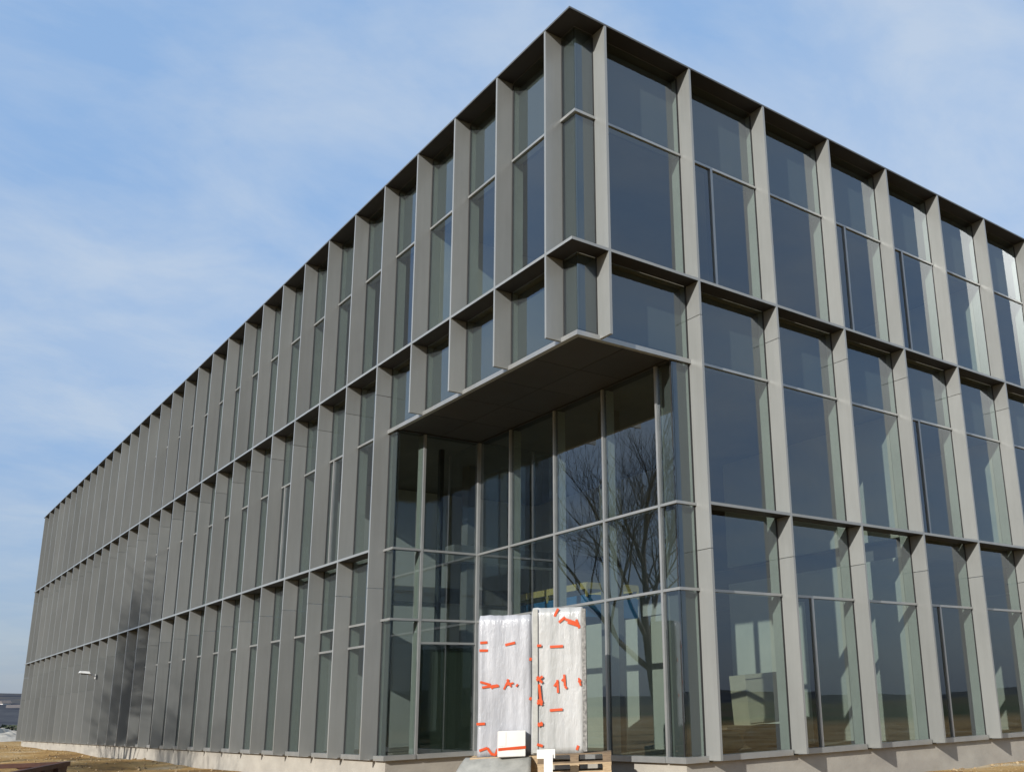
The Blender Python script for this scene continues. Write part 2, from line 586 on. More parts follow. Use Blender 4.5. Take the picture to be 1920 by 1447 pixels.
# --- ledges and roof edge, bay by bay
for z, kr, kl in ((ZR + 0.075, 0, 0), (ZA, 0, 0), (ZB, 1, 4)):
    for k in range(kr, NR - 1):
        e = 0 if z > ZR else h + 0.001
        ledge((FX[k] + (e or 0.001), FX[k + 1] - (e or 0.001), -D - (0.004 if z > ZR else 0), 0.018), z)
    for k in range(kl, NL - 1):
        e = 0 if z > ZR else h + 0.001
        ledge((-D - (0.004 if z > ZR else 0), 0.018, FY[k] + (e or 0.001), FY[k + 1] - (e or 0.001)), z)
    # ends
    e = 0.001 if z > ZR else h + 0.001
    ledge((FX[-1] + e, XE, -D, 0.018), z)
    ledge((-D, 0.018, FY[-1] + e, YE), z)
    if kr == 0:
        q = -D - (0.004 if z > ZR else 0)
        ledge([(q, q), (FX[0] - e, q), (FX[0] - e, 0.018), (0.018, 0.018), (0.018, FY[0] - e), (q, FY[0] - e)], z)


# --- glazing
def transom_r(x0, x1, z, w=0.045):
    return bpart('transom', x0, x1, -0.012, 0.16, z - w / 2, z + w / 2, ALU)


def transom_l(y0, y1, z, w=0.045):
    return bpart('transom', -0.012, 0.16, y0, y1, z - w / 2, z + w / 2, ALU)


SILL = 0.0
split3 = {1: 0.36, 3: 0.34, 4: 0.36, 7: 0.35, 9: 0.35}
split2 = {4: 0.34, 8: 0.34, 11: 0.35}
split1 = {2: 0.37, 4: 0.37, 7: 0.36, 10: 0.36}
EDGE = 0.06
for k in range(NR - 1):
    a, c = FX[k] + EDGE, FX[k + 1] - EDGE
    rows = [(ZA + 0.002, T3 - 0.024, split3), (T3 + 0.024, ZR - 0.002, None)]
    rows += [(T2 + 0.024 if k else ZC + 0.03, ZA - 0.054, None)]
    if k:
        rows += [(ZB + 0.002, T2 - 0.024, split2), (T1 + 0.024, ZB - 0.054, None), (SILL + 0.03, T1 - 0.024, split1)]
    for z0, z1, sp in rows:
        if sp and k in sp:
            xm = a + (c - a) * sp[k]
            pane_r(a, xm - 0.03, z0, z1)
            pane_r(xm + 0.03, c, z0, z1)
            bpart('casement_bar', xm - 0.028, xm + 0.028, -0.014, 0.14, z0, z1, ALU)
            # dark opening sash inside the frame
            mb = MB()
            if k % 2 == 0:
                s0, s1 = a, xm - 0.032
            else:
                s0, s1 = a, xm - 0.032
            for (u0, u1, v0, v1) in ((s0, s0 + 0.05, z0, z1), (s1 - 0.05, s1, z0, z1), (s0 + 0.05, s1 - 0.05, z0, z0 + 0.06), (s0 + 0.05, s1 - 0.05, z1 - 0.06, z1)):
                mb.box(u0, u1, 0.05, 0.11, v0, v1)
            o = mb.build('sash_frame', GASKET, B)
            o.location -= BL
        else:
            pane_r(a, c, z0, z1)
    transom_r(a, c, T3)
    if k:
        transom_r(a, c, T2)
        transom_r(a, c, T1)
        bpart('sill', a, c, -0.05, 0.2, SILL - 0.07, SILL + 0.025, ALU)
        bpart('backing_panel', a - 0.008, c + 0.008, 0.15, 0.165, T2 + 0.03, ZA - 0.08, BACK)
    else:
        bpart('backing_panel', a - 0.008, c + 0.008, 0.15, 0.165, ZC + 0.04, ZA - 0.08, BACK)
    bpart('backing_panel', a - 0.008, c + 0.008, 0.15, 0.165, T3 + 0.03, ZR - 0.08, BACK)
pane_r(FX[-1] + EDGE, XE, 0.03, ZR)

for k in range(NL - 1):
    a, c = FY[k] + EDGE, FY[k + 1] - EDGE
    low = k < 4
    if k < 21:
        rows = [(ZA + 0.002, T3 - 0.024), (T3 + 0.024, ZR - 0.002), (T2 + 0.024 if not low else ZC + 0.03, ZA - 0.054)]
        if not low:
            rows += [(ZB + 0.002, T2 - 0.024), (T1 + 0.024, ZB - 0.054)]
            if k < 6:
                rows += [(2.245, T1 - 0.024), (SILL + 0.03, 2.197)]
                transom_l(a, c, 2.22)
            else:
                rows += [(SILL + 0.03, T1 - 0.024)]
    else:
        rows = [(ZA + 0.002, ZR - 0.002), (ZB + 0.002, ZA - 0.054), (SILL + 0.03, ZB - 0.054)]
    for z0, z1 in rows:
        pane_l(a, c, z0, z1)
    if k in (5, 7):
        # opening light with its own bright edge on the middle storey
        bpart('casement_bar', -0.014, 0.14, c - 0.30, c - 0.25, ZB + 0.002, T2 - 0.024, ALU)
    transom_l(a, c, T3)
    if not low:
        transom_l(a, c, T2)
        transom_l(a, c, T1)
        bpart('sill', -0.05, 0.2, a, c, SILL - 0.07, SILL + 0.025, ALU)
    for z0, z1 in (((T3 + 0.03, ZR - 0.08), ((T2 if not low else ZC) + 0.035, ZA - 0.08)) + (((T1 + 0.03, ZB - 0.08),) if not low else ())):
        bpart('backing_panel', 0.15, 0.165, a - 0.008, c + 0.008, z0, z1, BACK)
pane_l(FY[-1] + EDGE, YE, 0.03, ZR)

# --- glass corner of the overhang
cz = [(ZC + 0.03, ZA - 0.054), (ZA + 0.002, T3 - 0.024), (T3 + 0.024, ZR - 0.002)]
for z0, z1 in cz:
    jog(bpart('pane', 0.022, FX[0] - 0.045, 0.022, 0.046, z0, z1, GLASS))
    jog(bpart('pane', 0.022, 0.046, 0.048, FY[0] - 0.045, z0, z1, GLASS))
    bprism('backing_panel', [(0.075, 0.075), (FX[0] + 0.04, 0.075), (FX[0] + 0.04, 0.09), (0.09, 0.09), (0.09, FY[0] + 0.04), (0.075, FY[0] + 0.04)], z0, z1, BACK)
for z in (T3,):
    bprism('transom', [(-0.016, -0.016), (FX[0] - h, -0.016), (FX[0] - h, 0.074), (0.074, 0.074), (0.074, FY[0] - h), (-0.016, FY[0] - h)], z - 0.026, z + 0.026, ALU)

# --- overhang: edge trim and soffit panels
bprism('edge_trim', [(-0.03, -0.03), (FX[1] - h - 0.002, -0.03), (FX[1] - h - 0.002, 0.06), (0.06, 0.06), (0.06, FY[4] - h - 0.002), (-0.03, FY[4] - h - 0.002)], ZC - 0.055, ZC + 0.028, ALU)
ys = [0.062 + i * (YR - 0.03 - 0.062) / 5 for i in range(6)]
xs = [0.062, 1.02, XR - 0.03]
for i in range(5):
    for j in range(2):
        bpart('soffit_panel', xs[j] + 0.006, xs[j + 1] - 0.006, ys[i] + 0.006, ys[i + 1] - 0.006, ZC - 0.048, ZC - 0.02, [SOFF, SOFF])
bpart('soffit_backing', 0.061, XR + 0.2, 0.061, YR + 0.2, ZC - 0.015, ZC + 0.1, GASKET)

# --- recessed entrance: wall facing the long side, wall facing the short side
ZT = ZC - 0.07
ymul = [0.44, 2.03, 3.67, 5.36]
ye = [0.03] + ymul + [YR + 0.02]
zrow = [(0.03, T1 - 0.024), (T1 + 0.024, ZB - 0.024), (ZB + 0.024, ZT)]
for i in range(5):
    a, c = ye[i] + (0.027 if i else 0.0), ye[i + 1] - 0.027
    for z0, z1 in zrow:
        jog(bpart('pane', XR + 0.022, XR + 0.046, a, c, z0, z1, GLASS))
        if i == 0:
            bpart('backing_panel', XR + 0.12, XR + 0.135, a + 0.1, c + 0.02, z0, z1, BACK)
    for z in (T1, ZB):
        bpart('transom', XR - 0.012, XR + 0.16, a, c, z - 0.023, z + 0.023, ALU)
    bpart('sill', XR - 0.05, XR + 0.2, a, c, -0.07, 0.025, ALU)
for y in ymul:
    bpart('mullion', XR - 0.02, XR + 0.05, y - 0.026, y + 0.026, -0.07, ZT, ALU)
    bpart('mullion', XR + 0.052, XR + 0.25, y - 0.03, y + 0.03, -0.02, ZT, PLASTER)
    bpart('gasket', XR + 0.047, XR + 0.0515, y - 0.045, y + 0.045, -0.02, ZT, GASKET)
bpart('mullion', XR - 0.045, XR + 0.02, YR - 0.045, YR + 0.02, -0.07, ZT, ALU)
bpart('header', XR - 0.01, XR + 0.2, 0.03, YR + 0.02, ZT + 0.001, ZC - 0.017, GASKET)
# short wall
xm = 0.66
for a, c in ((0.0, xm - 0.027), (xm + 0.027, XR - 0.047)):
    rows = list(zrow)
    if a > 0.1:
        rows = [(0.03, 2.195), (2.245, T1 - 0.024)] + zrow[1:]
        bpart('transom', a, c, YR - 0.012, YR + 0.16, 2.197, 2.243, ALU)
    for z0, z1 in rows:
        jog(bpart('pane', max(a, 0.03), c, YR + 0.022, YR + 0.046, z0, z1, GLASS))
    for z in (T1, ZB):
        bpart('transom', max(a, 0.0), c, YR - 0.012, YR + 0.16, z - 0.023, z + 0.023, ALU)
    bpart('sill', max(a, 0.0), c, YR - 0.05, YR + 0.2, -0.07, 0.025, ALU)
bpart('mullion', xm - 0.026, xm + 0.026, YR - 0.02, YR + 0.05, -0.07, ZT, ALU)
bpart('mullion', xm - 0.03, xm + 0.03, YR + 0.052, YR + 0.25, -0.02, ZT, PLASTER)
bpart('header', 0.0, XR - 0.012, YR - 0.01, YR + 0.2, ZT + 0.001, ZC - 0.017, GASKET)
bpart('post', 1.50, 1.60, YR + 0.9, YR + 1.0, -0.02, ZT, GASKET)
# corner strips between the entrance and the first full fin on each side
for z0, z1 in zrow:
    jog(bpart('pane', XR + 0.047, FX[1] - EDGE, 0.022, 0.046, z0, z1, GLASS))
    bpart('backing_panel', XR + 0.1, FX[1] - 0.051, 0.10, 0.115, z0, z1, BACK)
    jog(bpart('pane', 0.022, 0.046, YR + 0.047, FY[4] - EDGE, z0, z1, GLASS))
    bpart('backing_panel', 0.10, 0.115, YR + 0.1, FY[4] - 0.051, z0, z1, BACK)
for z in (T1, ZB):
    bpart('transom', XR - 0.011, FX[1] - h - 0.001, -0.013, 0.029, z - 0.024, z + 0.024, ALU)
    bpart('transom', -0.013, -0.001, YR - 0.013, FY[4] - h - 0.001, z - 0.024, z + 0.024, ALU)
bpart('sill', XR - 0.051, FX[1] - h - 0.001, -0.051, 0.029, -0.071, 0.024, ALU)
bpart('sill', -0.051, -0.001, YR - 0.051, FY[4] - h - 0.001, -0.071, 0.024, ALU)
bpart('gasket', XR + 0.0215, XR + 0.05, 0.0475, 0.075, 0.03, ZT, GASKET)
bpart('gasket', 0.0475, 0.075, YR + 0.0475, YR + 0.075, 0.03, ZT, GASKET)

# --- partitions behind the glass
for x, ya, yb, z0, z1 in ((FX[4], 0.26, 5.5, -0.02, 3.71), (FX[4], 0.26, 5.5, 4.13, T2 + 0.03), (FX[7], 0.26, 7, -0.02, 3.71), (FX[6], 0.26, 6, 4.13, T2 + 0.03),
                          (FX[9], 0.26, 7, 4.13, T2 + 0.03), (FX[6], 0.26, 6, 8.21, T3 + 0.04), (FX[10], 0.26, 6, 8.21, T3 + 0.04), (FX[10], 0.26, 7, -0.02, 3.71)):
    bpart('partition', x - 0.06, x + 0.06, ya, yb, z0, z1, WALLM)
for y, z0, z1 in ((FY[3], 8.21, T3 + 0.04), (FY[9], 8.21, T3 + 0.04), (FY[8], 4.13, T2 + 0.03), (FY[13], 4.13, T2 + 0.03), (FY[11], -0.02, 3.71), (FY[16], -0.02, 3.71), (FY[15], 8.21, T3 + 0.04)):
    bpart('partition', 0.26, 6.0, y - 0.06, y + 0.06, z0, z1, WALLM)
bpart('partition', 7.2, 7.32, 6.6, 12.39, -0.02, 6.78, LOBBY)
bpart('partition', 0.3, 10.4, 12.4, 12.55, -0.02, 6.79, LOBBY)
bpart('partition', 4.4, 4.5, 3.0, 6.9, -0.02, 2.62, WALLM)
bpart('backing_panel', 0.70, 1.95, YR + 0.12, YR + 0.135, 0.03, 2.19, DOORM)
bpart('duct', 2.6, 10.3, 8.9, 9.35, 4.35, 4.75, ALU)
bpart('duct', 9.4, 9.8, 0.8, 12.2, 3.25, 3.6, ALU)
bpart('duct', 13.6, 14.0, 0.8, 12.2, 3.25, 3.6, ALU)
for x, y in ((3.2, 3.4), (3.2, 9.2), (8.4, 6.6)):
    bpart('column', x - 0.16, x + 0.16, y - 0.16, y + 0.16, -0.02, T2 + 0.03, CEIL)
# wall lamp on the long side
LAMPM = surface('white lamp housing', (0.62, 0.62, 0.6), (0.7, 0.7, 0.68), 3, 0.4)
lt = thing('wall_lamp', (-D - 0.002, FY[20], 2.70), 'small white lamp on an arm projecting low down from the far fins', 'lamp')
mb = MB()
mb.box(-0.03, 0.0, -0.06, 0.06, -0.16, 0.02)
mb.build('wall_plate', LAMPM, lt)
mb = MB()
mb.bar((-0.02, 0, -0.06), (-0.32, 0, 0.07), 0.07)
mb.build('arm', LAMPM, lt)
mb = MB()
mb.add([(-0.62, -0.13, 0.08), (-0.22, -0.16, 0.03), (-0.22, 0.16, 0.03), (-0.62, 0.13, 0.08), (-0.58, -0.10, 0.15), (-0.26, -0.12, 0.13), (-0.26, 0.12, 0.13), (-0.58, 0.10, 0.15)],
       [(0, 3, 2, 1), (4, 5, 6, 7), (0, 1, 5, 4), (1, 2, 6, 5), (2, 3, 7, 6), (3, 0, 4, 7)])
hd = mb.build('lamp_head', LAMPM, lt)
mb = MB()
mb.box(-0.54, -0.28, -0.09, 0.09, 0.012, 0.034)
mb.build('lens', GASKET, hd, (0, 0, 0))

# ------------------------------------------------------------------ wrapped goods at the entrance
WOOD = surface('raw pallet wood', (0.30, 0.21, 0.12), (0.45, 0.34, 0.21), 9, 0.85, 0, 0.3, 60, 'World', (1, 1, 6), 0.12)
DARKWOOD = surface('weathered pallet wood', (0.12, 0.085, 0.055), (0.22, 0.16, 0.10), 9, 0.9, 0, 0.3, 60, 'World', (1, 1, 6), 0.15)


def film_mat(name, c0, c1):
    m, nt, b = new_mat(name)
    f = noise_tex(nt, 3.2, 4, 0.5, 'Object', (1.6, 1.6, 0.16))
    nt.links.new(ramp_node(nt, f, [(0.32, c0), (0.68, c1)]), b.inputs['Base Color'])
    b.inputs['Roughness'].default_value = 0.3
    b.inputs['Coat Weight'].default_value = 0.6
    b.inputs['Coat Roughness'].default_value = 0.12
    f2 = noise_tex(nt, 6, 7, 0.72, 'Object', (1.3, 1.3, 0.16))
    bn = nt.nodes.new('ShaderNodeBump')
    bn.inputs['Strength'].default_value = 0.55
    bn.inputs['Distance'].default_value = 0.03
    f3 = noise_tex(nt, 5.5, 6, 0.6, 'Object', (1.4, 1.4, 0.7))
    nt.links.new(math_node(nt, 'ADD', f2, math_node(nt, 'MULTIPLY', f3, 0.9)), bn.inputs['Height'])
    nt.links.new(bn.outputs[0], b.inputs['Normal'])
    nt.links.new(bn.outputs[0], b.inputs['Coat Normal'])
    return m


FILM_A = film_mat('shrink film over grey frames', (0.24, 0.245, 0.262), (0.43, 0.435, 0.455))
FILM_B = film_mat('milky shrink film', (0.28, 0.285, 0.275), (0.43, 0.43, 0.42))
FOAM = surface('grey edge foam', (0.28, 0.28, 0.26), (0.38, 0.38, 0.35), 12, 0.8)
m, nt, b = new_mat('orange-red adhesive tape')
b.inputs['Base Color'].default_value = (0.50, 0.065, 0.014, 1)
b.inputs['Roughness'].default_value = 0.35
TAPE = m
WHITEB = surface('white carton', (0.60, 0.59, 0.56), (0.66, 0.65, 0.62), 4, 0.6)


def wrapped_mesh(w, d, hgt, seed, mat):
    """upright goods under film: rounded plan, vertical pleats, slightly slumped top"""
    r2 = random.Random(seed)
    per = []
    n_w, n_d = 26, 12
    c = 0.035
    for i in range(n_w + 1):
        per.append((-w / 2 + c + (w - 2 * c) * i / n_w, -d / 2, 0, -1))
    for i in range(n_d + 1):
        per.append((w / 2, -d / 2 + c + (d - 2 * c) * i / n_d, 1, 0))
    for i in range(n_w + 1):
        per.append((w / 2 - c - (w - 2 * c) * i / n_w, d / 2, 0, 1))
    for i in range(n_d + 1):
        per.append((-w / 2, d / 2 - c - (d - 2 * c) * i / n_d, -1, 0))
    nz = 22
    v, f = [], []
    N = len(per)
    for j in range(nz + 1):
        t = j / nz
        for i, (x, y, ax, ay) in enumerate(per):
            pl = 0.007 * noise.noise(Vector((i * 0.31, t * 0.9, seed))) + 0.004 * noise.noise(Vector((i * 0.9 + t * 4, t * 5, seed + 5)))
            belly = 0.012 * math.sin(t * 3.1 * 2 + seed)
            shrink = 0.02 * sstep(0.965, 1.0, t)
            o = pl + belly * 0.4 - shrink
            v.append((x + ax * o, y + ay * o, t * hgt + (0.012 * noise.noise(Vector((i * 0.3, seed, 3))) if j == nz else 0)))
    for j in range(nz):
        for i in range(N):
            k = (i + 1) % N
            f.append((j * N + i, j * N + k, (j + 1) * N + k, (j + 1) * N + i))
    f.append(tuple(nz * N + i for i in range(N)))
    f.append(tuple(reversed(range(N))))
    me = bpy.data.meshes.new('wrapping_film')
    me.from_pydata(v, [], f)
    for p in me.polygons[:-2]:
        p.use_smooth = True
    me.materials.append(mat)
    return me


def tape(parent, x, z, ln, ang=0.0, wd=0.045, yoff=0.0, face='front'):
    """a short length of tape stuck on the film, following it"""
    n = max(2, int(ln / 0.06))
    v, f = [], []
    ca, sa = math.cos(ang), math.sin(ang)
    for i in range(n + 1):
        s = (i / n - 0.5) * ln
        for q in (-wd / 2, wd / 2):
            px, pz = x + s * ca - q * sa, z + s * sa + q * ca
            for off in (0, 0.003):
                if face == 'front':
                    v.append((px, yoff - off - 0.004 * math.sin(s * 14 + x * 9), pz))
                else:
                    v.append((yoff - off, px, pz))
    for i in range(n):
        a0 = i * 4
        for q in ((0, 2, 6, 4), (1, 5, 7, 3), (0, 4, 5, 1), (2, 3, 7, 6)):
            f.append(tuple(a0 + k for k in q))
    f.append((0, 1, 3, 2))
    e = n * 4
    f.append((e, e + 2, e + 3, e + 1))
    me = bpy.data.meshes.new('tape_strip')
    me.from_pydata(v, [], f)
    me.materials.append(TAPE)
    return link('tape_strip', me, parent)


def scribble(parent, pts, yoff, wd=0.03, tn=0.004):
    """several short tape ends in a tangle"""
    for (x0, z0, x1, z1) in pts:
        ln = math.hypot(x1 - x0, z1 - z0)
        tape(parent, (x0 + x1) / 2, (z0 + z1) / 2, ln, math.atan2(z1 - z0, x1 - x0), wd * 1.0, yoff)


RZ = math.atan2(RT.y, RT.x) + R(5)           # goods stand nearly square to the viewer's path
PH = 0.144


def pallet(x, y, z, rz, label, w=1.2, d=0.8, mat=None):
    t = thing('pallet', (x, y, z), label, 'pallet', 'pallets under the wrapped goods', rz)
    mt = mat or WOOD
    for i in range(5):
        yy = -d / 2 + 0.05 + i * (d - 0.1) / 4
        o = box('top_board', -w / 2, w / 2, yy - 0.05, yy + 0.05, 0.122, 0.144, mt, t)
        o.rotation_euler.z = rnd.uniform(-0.006, 0.006)
    for i in range(3):
        xx = -w / 2 + 0.07 + i * (w - 0.14) / 2
        box('stringer_board', xx - 0.07, xx + 0.07, -d / 2, d / 2, 0.1, 0.121, mt, t)
        for j in range(3):
            yy = -d / 2 + 0.06 + j * (d - 0.12) / 2
            box('block', xx - 0.065, xx + 0.065, yy - 0.055, yy + 0.055, 0.022, 0.099, mt, t)
    for j in range(3):
        yy = -d / 2 + 0.05 + j * (d - 0.1) / 2
        box('base_board', -w / 2, w / 2, yy - 0.05, yy + 0.05, 0.0, 0.0215, mt, t)
    return t


def at_px(px, py, t):
    return CAM_LOC + t * ((px - 1207.95) / 1812.377 * RT - (py - 835.17) / 1812.377 * UP + FW)


def front_frame(px, py, t, rz):
    p = at_px(px, py, t)
    ex = Vector((math.cos(rz), math.sin(rz), 0))
    ey = Vector((-math.sin(rz), math.cos(rz), 0))
    return p, ex, ey


# left load: grey frames under clear film
pA, ex, ey = front_frame(946, 1417, 15.8, RZ)
wA, dA, hA = 0.90, 0.5, 2.28
zA = pA.z
cA = pA + ey * (dA / 2)
GZ = -0.56
nlev = 4
base = zA - nlev * PH
for i in range(nlev):
    nm = ['lowest pallet of the pile below the lavender wrapped load', 'second lowest pallet of the pile below the lavender wrapped load',
          'third pallet up in the pile below the lavender wrapped load', 'top pallet of the pile directly carrying the lavender wrapped load'][i]
    pallet(cA.x, cA.y, base + i * PH, RZ + rnd.uniform(-.03, .03), nm, 1.1, 0.8)
LA = thing('wrapped_load', (cA.x, cA.y, zA), 'lower of two upright loads, lavender grey film with red tape, white carton in front', 'load', 'wrapped loads at the entrance', RZ)
link('wrapping_film', wrapped_mesh(wA, dA, hA, 3, FILM_A), LA)
yo = -dA / 2 - 0.014
for (x, z, ln, an) in ((-0.36, 1.83, 0.12, .05), (-0.36, 1.70, 0.14, -.02), (0.08, 1.80, 0.17, .22), (-0.39, 0.52, 0.14, 0.02), (0.02, 0.36, 0.18, .02), (0.42, 1.54, 0.05, 1.3), (0.42, 0.9, 0.05, 1.2)):
    tape(LA, x, z, ln, an, 0.042, yo)
scribble(LA, [(-0.41, 1.19, -0.24, 1.14), (-0.38, 1.10, -0.12, 1.13), (-0.30, 1.16, -0.20, 1.08), (-0.22, 1.10, -0.10, 1.12)], yo, 0.036)
scribble(LA, [(-0.02, 1.06, 0.06, 1.22), (0.03, 1.22, 0.10, 1.10), (0.00, 1.13, 0.14, 1.16), (0.18, 1.10, 0.21, 1.14)], yo, 0.03)
scribble(LA, [(-0.41, 0.10, -0.28, 0.14), (-0.28, 0.14, -0.20, -0.02 + 0.05), (-0.22, 0.05, -0.14, 0.02), (-0.15, 0.02, -0.11, 0.12)], yo, 0.04)

# right load: milky film
pB, ex, ey = front_frame(1047, 1412, 15.1, RZ - R(3))
RZB = RZ - R(3)
wB, dB, hB = 0.84, 0.42, 2.26
cB = pB + ey * (dB / 2) 
zB = pB.z
nl2 = 4
baseB = zB - nl2 * PH
for i in range(nl2):
    nm = ['lowest pallet of the pile below the taller milky load', 'second lowest pallet of the pile below the taller milky load',
          'third pallet up in the pile below the taller milky load', 'top pallet directly carrying the taller milky load'][i]
    pallet(cB.x + 0.25 * ex.x + 0.05 * ey.x, cB.y + 0.25 * ex.y + 0.05 * ey.y, baseB + i * PH, RZB, nm, 1.15, 0.62, DARKWOOD if i == 3 else WOOD)
LB = thing('wrapped_load', (cB.x, cB.y, zB), 'taller upright load in milky film with grey foam edges and orange tape', 'load', 'wrapped loads at the entrance', RZB)
link('wrapping_film', wrapped_mesh(wB, dB, hB, 8, FILM_B), LB)
yo = -dB / 2 - 0.016
mb = MB()
mb.box(-wB / 2 + 0.02, -wB / 2 + 0.10, -dB / 2 - 0.03, -dB / 2 + 0.03, 0.02, hB - 0.02)
mb.build('edge_foam', FOAM, LB)
mb = MB()
mb.box(wB / 2 - 0.03, wB / 2 + 0.03, -dB / 2 - 0.026, dB / 2 - 0.06, 0.02, hB - 0.03)
mb.build('edge_foam', surface('speckled dark edge foam', (0.07, 0.07, 0.065), (0.30, 0.29, 0.27), 22, 0.8), LB)
for (x, z, ln, an) in ((-0.02, 1.64, 0.21, .03), (-0.03, 0.66, 0.20, .05), (-0.02, 2.18, 0.14, 1.1), (0.30, 0.08, 0.07, 1.2)):
    tape(LB, x, z, ln, an, 0.04, yo)
scribble(LB, [(0.02, 2.02, 0.12, 2.10), (0.12, 2.07, 0.34, 1.99), (0.16, 2.02, 0.36, 1.95), (0.30, 2.06, 0.35, 1.92), (0.20, 2.05, 0.26, 1.98)], yo, 0.04)
scribble(LB, [(-0.06, 1.02, 0.0, 1.10), (-0.01, 1.12, 0.0, 0.92), (0.06, 1.10, 0.09, 1.13), (0.10, 1.20, 0.11, 1.02), (0.11, 1.02, 0.14, 0.98)], yo, 0.036)
yo2 = -dB / 2 - 0.034
scribble(LB, [(-0.34, 1.12, -0.24, 1.18), (-0.33, 1.18, -0.25, 1.08), (-0.30, 1.06, -0.27, 0.78), (-0.32, 0.82, -0.25, 0.74), (-0.33, 0.76, -0.24, 0.80), (-0.32, 0.46, -0.24, 0.44), (-0.31, 0.42, -0.25, 0.48), (-0.33, 0.15, -0.24, 0.12), (-0.33, 1.66, -0.26, 1.66)], yo2, 0.04)
scribble(LB, [(0.33, 1.14, 0.36, 1.02), (0.32, 1.08, 0.37, 1.10)], -dB / 2 - 0.030, 0.03)

# white carton in front of the left load
pC, ex, ey = front_frame(960, 1419, 15.55, RZ + R(8))
cC = pC + ey * 0.10
CB = thing('carton', (cC.x, cC.y, zA), 'small white carton with a red tape band, leaning at the foot of the left load', 'box', None, RZ + R(8))
me = bpy.data.meshes.new('carton_body')
bm = bmesh.new()
bmesh.ops.create_cube(bm, size=1)
bmesh.ops.scale(bm, vec=(0.44, 0.2, 0.40), verts=bm.verts)
bmesh.ops.translate(bm, vec=(0, 0, 0.20), verts=bm.verts)
bmesh.ops.bevel(bm, geom=bm.edges[:], offset=0.008, segments=2, affect='EDGES')
bm.to_mesh(me)
bm.free()
me.materials.append(WHITEB)
link('carton_body', me, CB)
tape(CB, 0.0, 0.13, 0.445, 0.05, 0.045, -0.104)
mb = MB()
mb.box(-0.222, -0.1, -0.106, -0.101, 0.17, 0.39)
mb.build('flap', WHITEB, CB)

# white timber prop with a head plate
pD, ex, ey = front_frame(1028, 1404, 14.5, RZ)
PR = thing('timber_prop', (pD.x, pD.y, GZ), 'white painted prop with a short head board, leaning before the milky load', 'post', None, RZ)
hp = pD.z - GZ
mb = MB()
mb.bar((0, -0.03, -0.05), (0, 0.02, hp - 0.07), 0.13, 0.045)
mb.build('prop_shaft', WHITEB, PR)
mb = MB()
mb.box(-0.17, 0.10, 0.02, 0.055, hp - 0.13, hp)
mb.build('head_board', WHITEB, PR)

# grey groundsheet hanging off the pallets on the left
SHEET = surface('grey tarpaulin', (0.20, 0.20, 0.18), (0.30, 0.295, 0.265), 5, 0.6, 0, 0.4, 12)
exA = Vector((math.cos(RZ), math.sin(RZ), 0))
eyA = Vector((-math.sin(RZ), math.cos(RZ), 0))
v, f = [], []
nu, nv = 20, 16
for j in range(nv + 1):
    for i in range(nu + 1):
        u, w_ = i / nu, j / nv
        x = -0.62 + 1.06 * u - 0.30 * w_ * (1 - u)
        yy = -dA / 2 - 0.09 - 0.62 * w_
        z = 0.004 - 0.42 * w_ ** 1.5 + 0.035 * noise.noise(Vector((u * 5, w_ * 4, 2))) * w_ - 0.22 * (1 - u) ** 3 * w_
        v.append((x, yy, z))
for j in range(nv):
    for i in range(nu):
        a = j * (nu + 1) + i
        f.append((a, a + nu + 1, a + nu + 2, a + 1))
me = bpy.data.meshes.new('tarpaulin')
me.from_pydata(v, [], f)
for p in me.polygons:
    p.use_smooth = True
me.materials.append(SHEET)
tp = link('tarpaulin', me, None, (cA.x, cA.y, zA))
tp.rotation_euler.z = RZ
sd = tp.modifiers.new('thickness', 'SOLIDIFY')
sd.thickness = 0.006
tag(tp, 'grey tarpaulin sagging off the pallets under the wrapped loads', 'tarpaulin')

# ------------------------------------------------------------------ rusty skip in the left foreground
RUST = surface('rusty brown steel', (0.035, 0.014, 0.010), (0.085, 0.032, 0.018), 2.5, 0.7, 0.2, 0.3, 14, 'World', (1, 1, 1), 0.05)
SK0, SK1 = Vector((-6.66, 2.43, 0)), Vector((-5.83, 4.63, 0))
dirk = (SK1 - SK0).normalized()
SK = thing('skip', (SK1.x, SK1.y, GZ), 'rusty brown open steel skip cut off by the lower left corner', 'skip', None, math.atan2(dirk.y, dirk.x))
HS = 0.29 - GZ
# local x runs towards the far end (x=0 there), local y to the left, away from the building
LS, WS = 3.2, 1.7


def side_panel(y, t):
    mb = MB()
    mb.add([(-LS, y, 0.06), (0.0 - 0.12, y, 0.06), (0.0, y, HS - 0.05), (-LS, y, HS - 0.05), (-LS, y + t, 0.06), (-0.12, y + t, 0.06), (0.0, y + t, HS - 0.05), (-LS, y + t, HS - 0.05)],
           [(0, 1, 2, 3), (7, 6, 5, 4), (0, 4, 5, 1), (1, 5, 6, 2), (2, 6, 7, 3), (3, 7, 4, 0)])
    return mb


side_panel(0.0, 0.02).build('side_panel', RUST, SK)
side_panel(WS, -0.02).build('side_panel', RUST, SK)
mb = MB()
mb.add([(-0.14, 0.02, 0.06), (-0.12, 0.02, 0.06), (0, 0.02, HS - 0.05), (-0.02, 0.02, HS - 0.05), (-0.14, WS - .02, 0.06), (-0.12, WS - .02, 0.06), (0, WS - .02, HS - 0.05), (-0.02, WS - .02, HS - 0.05)],
       [(0, 1, 2, 3), (7, 6, 5, 4), (0, 4, 5, 1), (1, 5, 6, 2), (2, 6, 7, 3), (3, 7, 4, 0)])
mb.build('end_panel', RUST, SK)
mb = MB()
mb.box(-LS, -LS + 0.02, 0.02, WS - 0.02, 0.06, HS - 0.05)
mb.build('end_panel', RUST, SK)
box('base_plate', -LS + 0.03, -0.15, 0.03, WS - 0.03, 0.04, 0.06, RUST, SK)
for y in (-0.03, WS - 0.04):
    box('rim_tube', -LS - 0.03, 0.03, y, y + 0.07, HS - 0.05, HS + 0.01, RUST, SK)
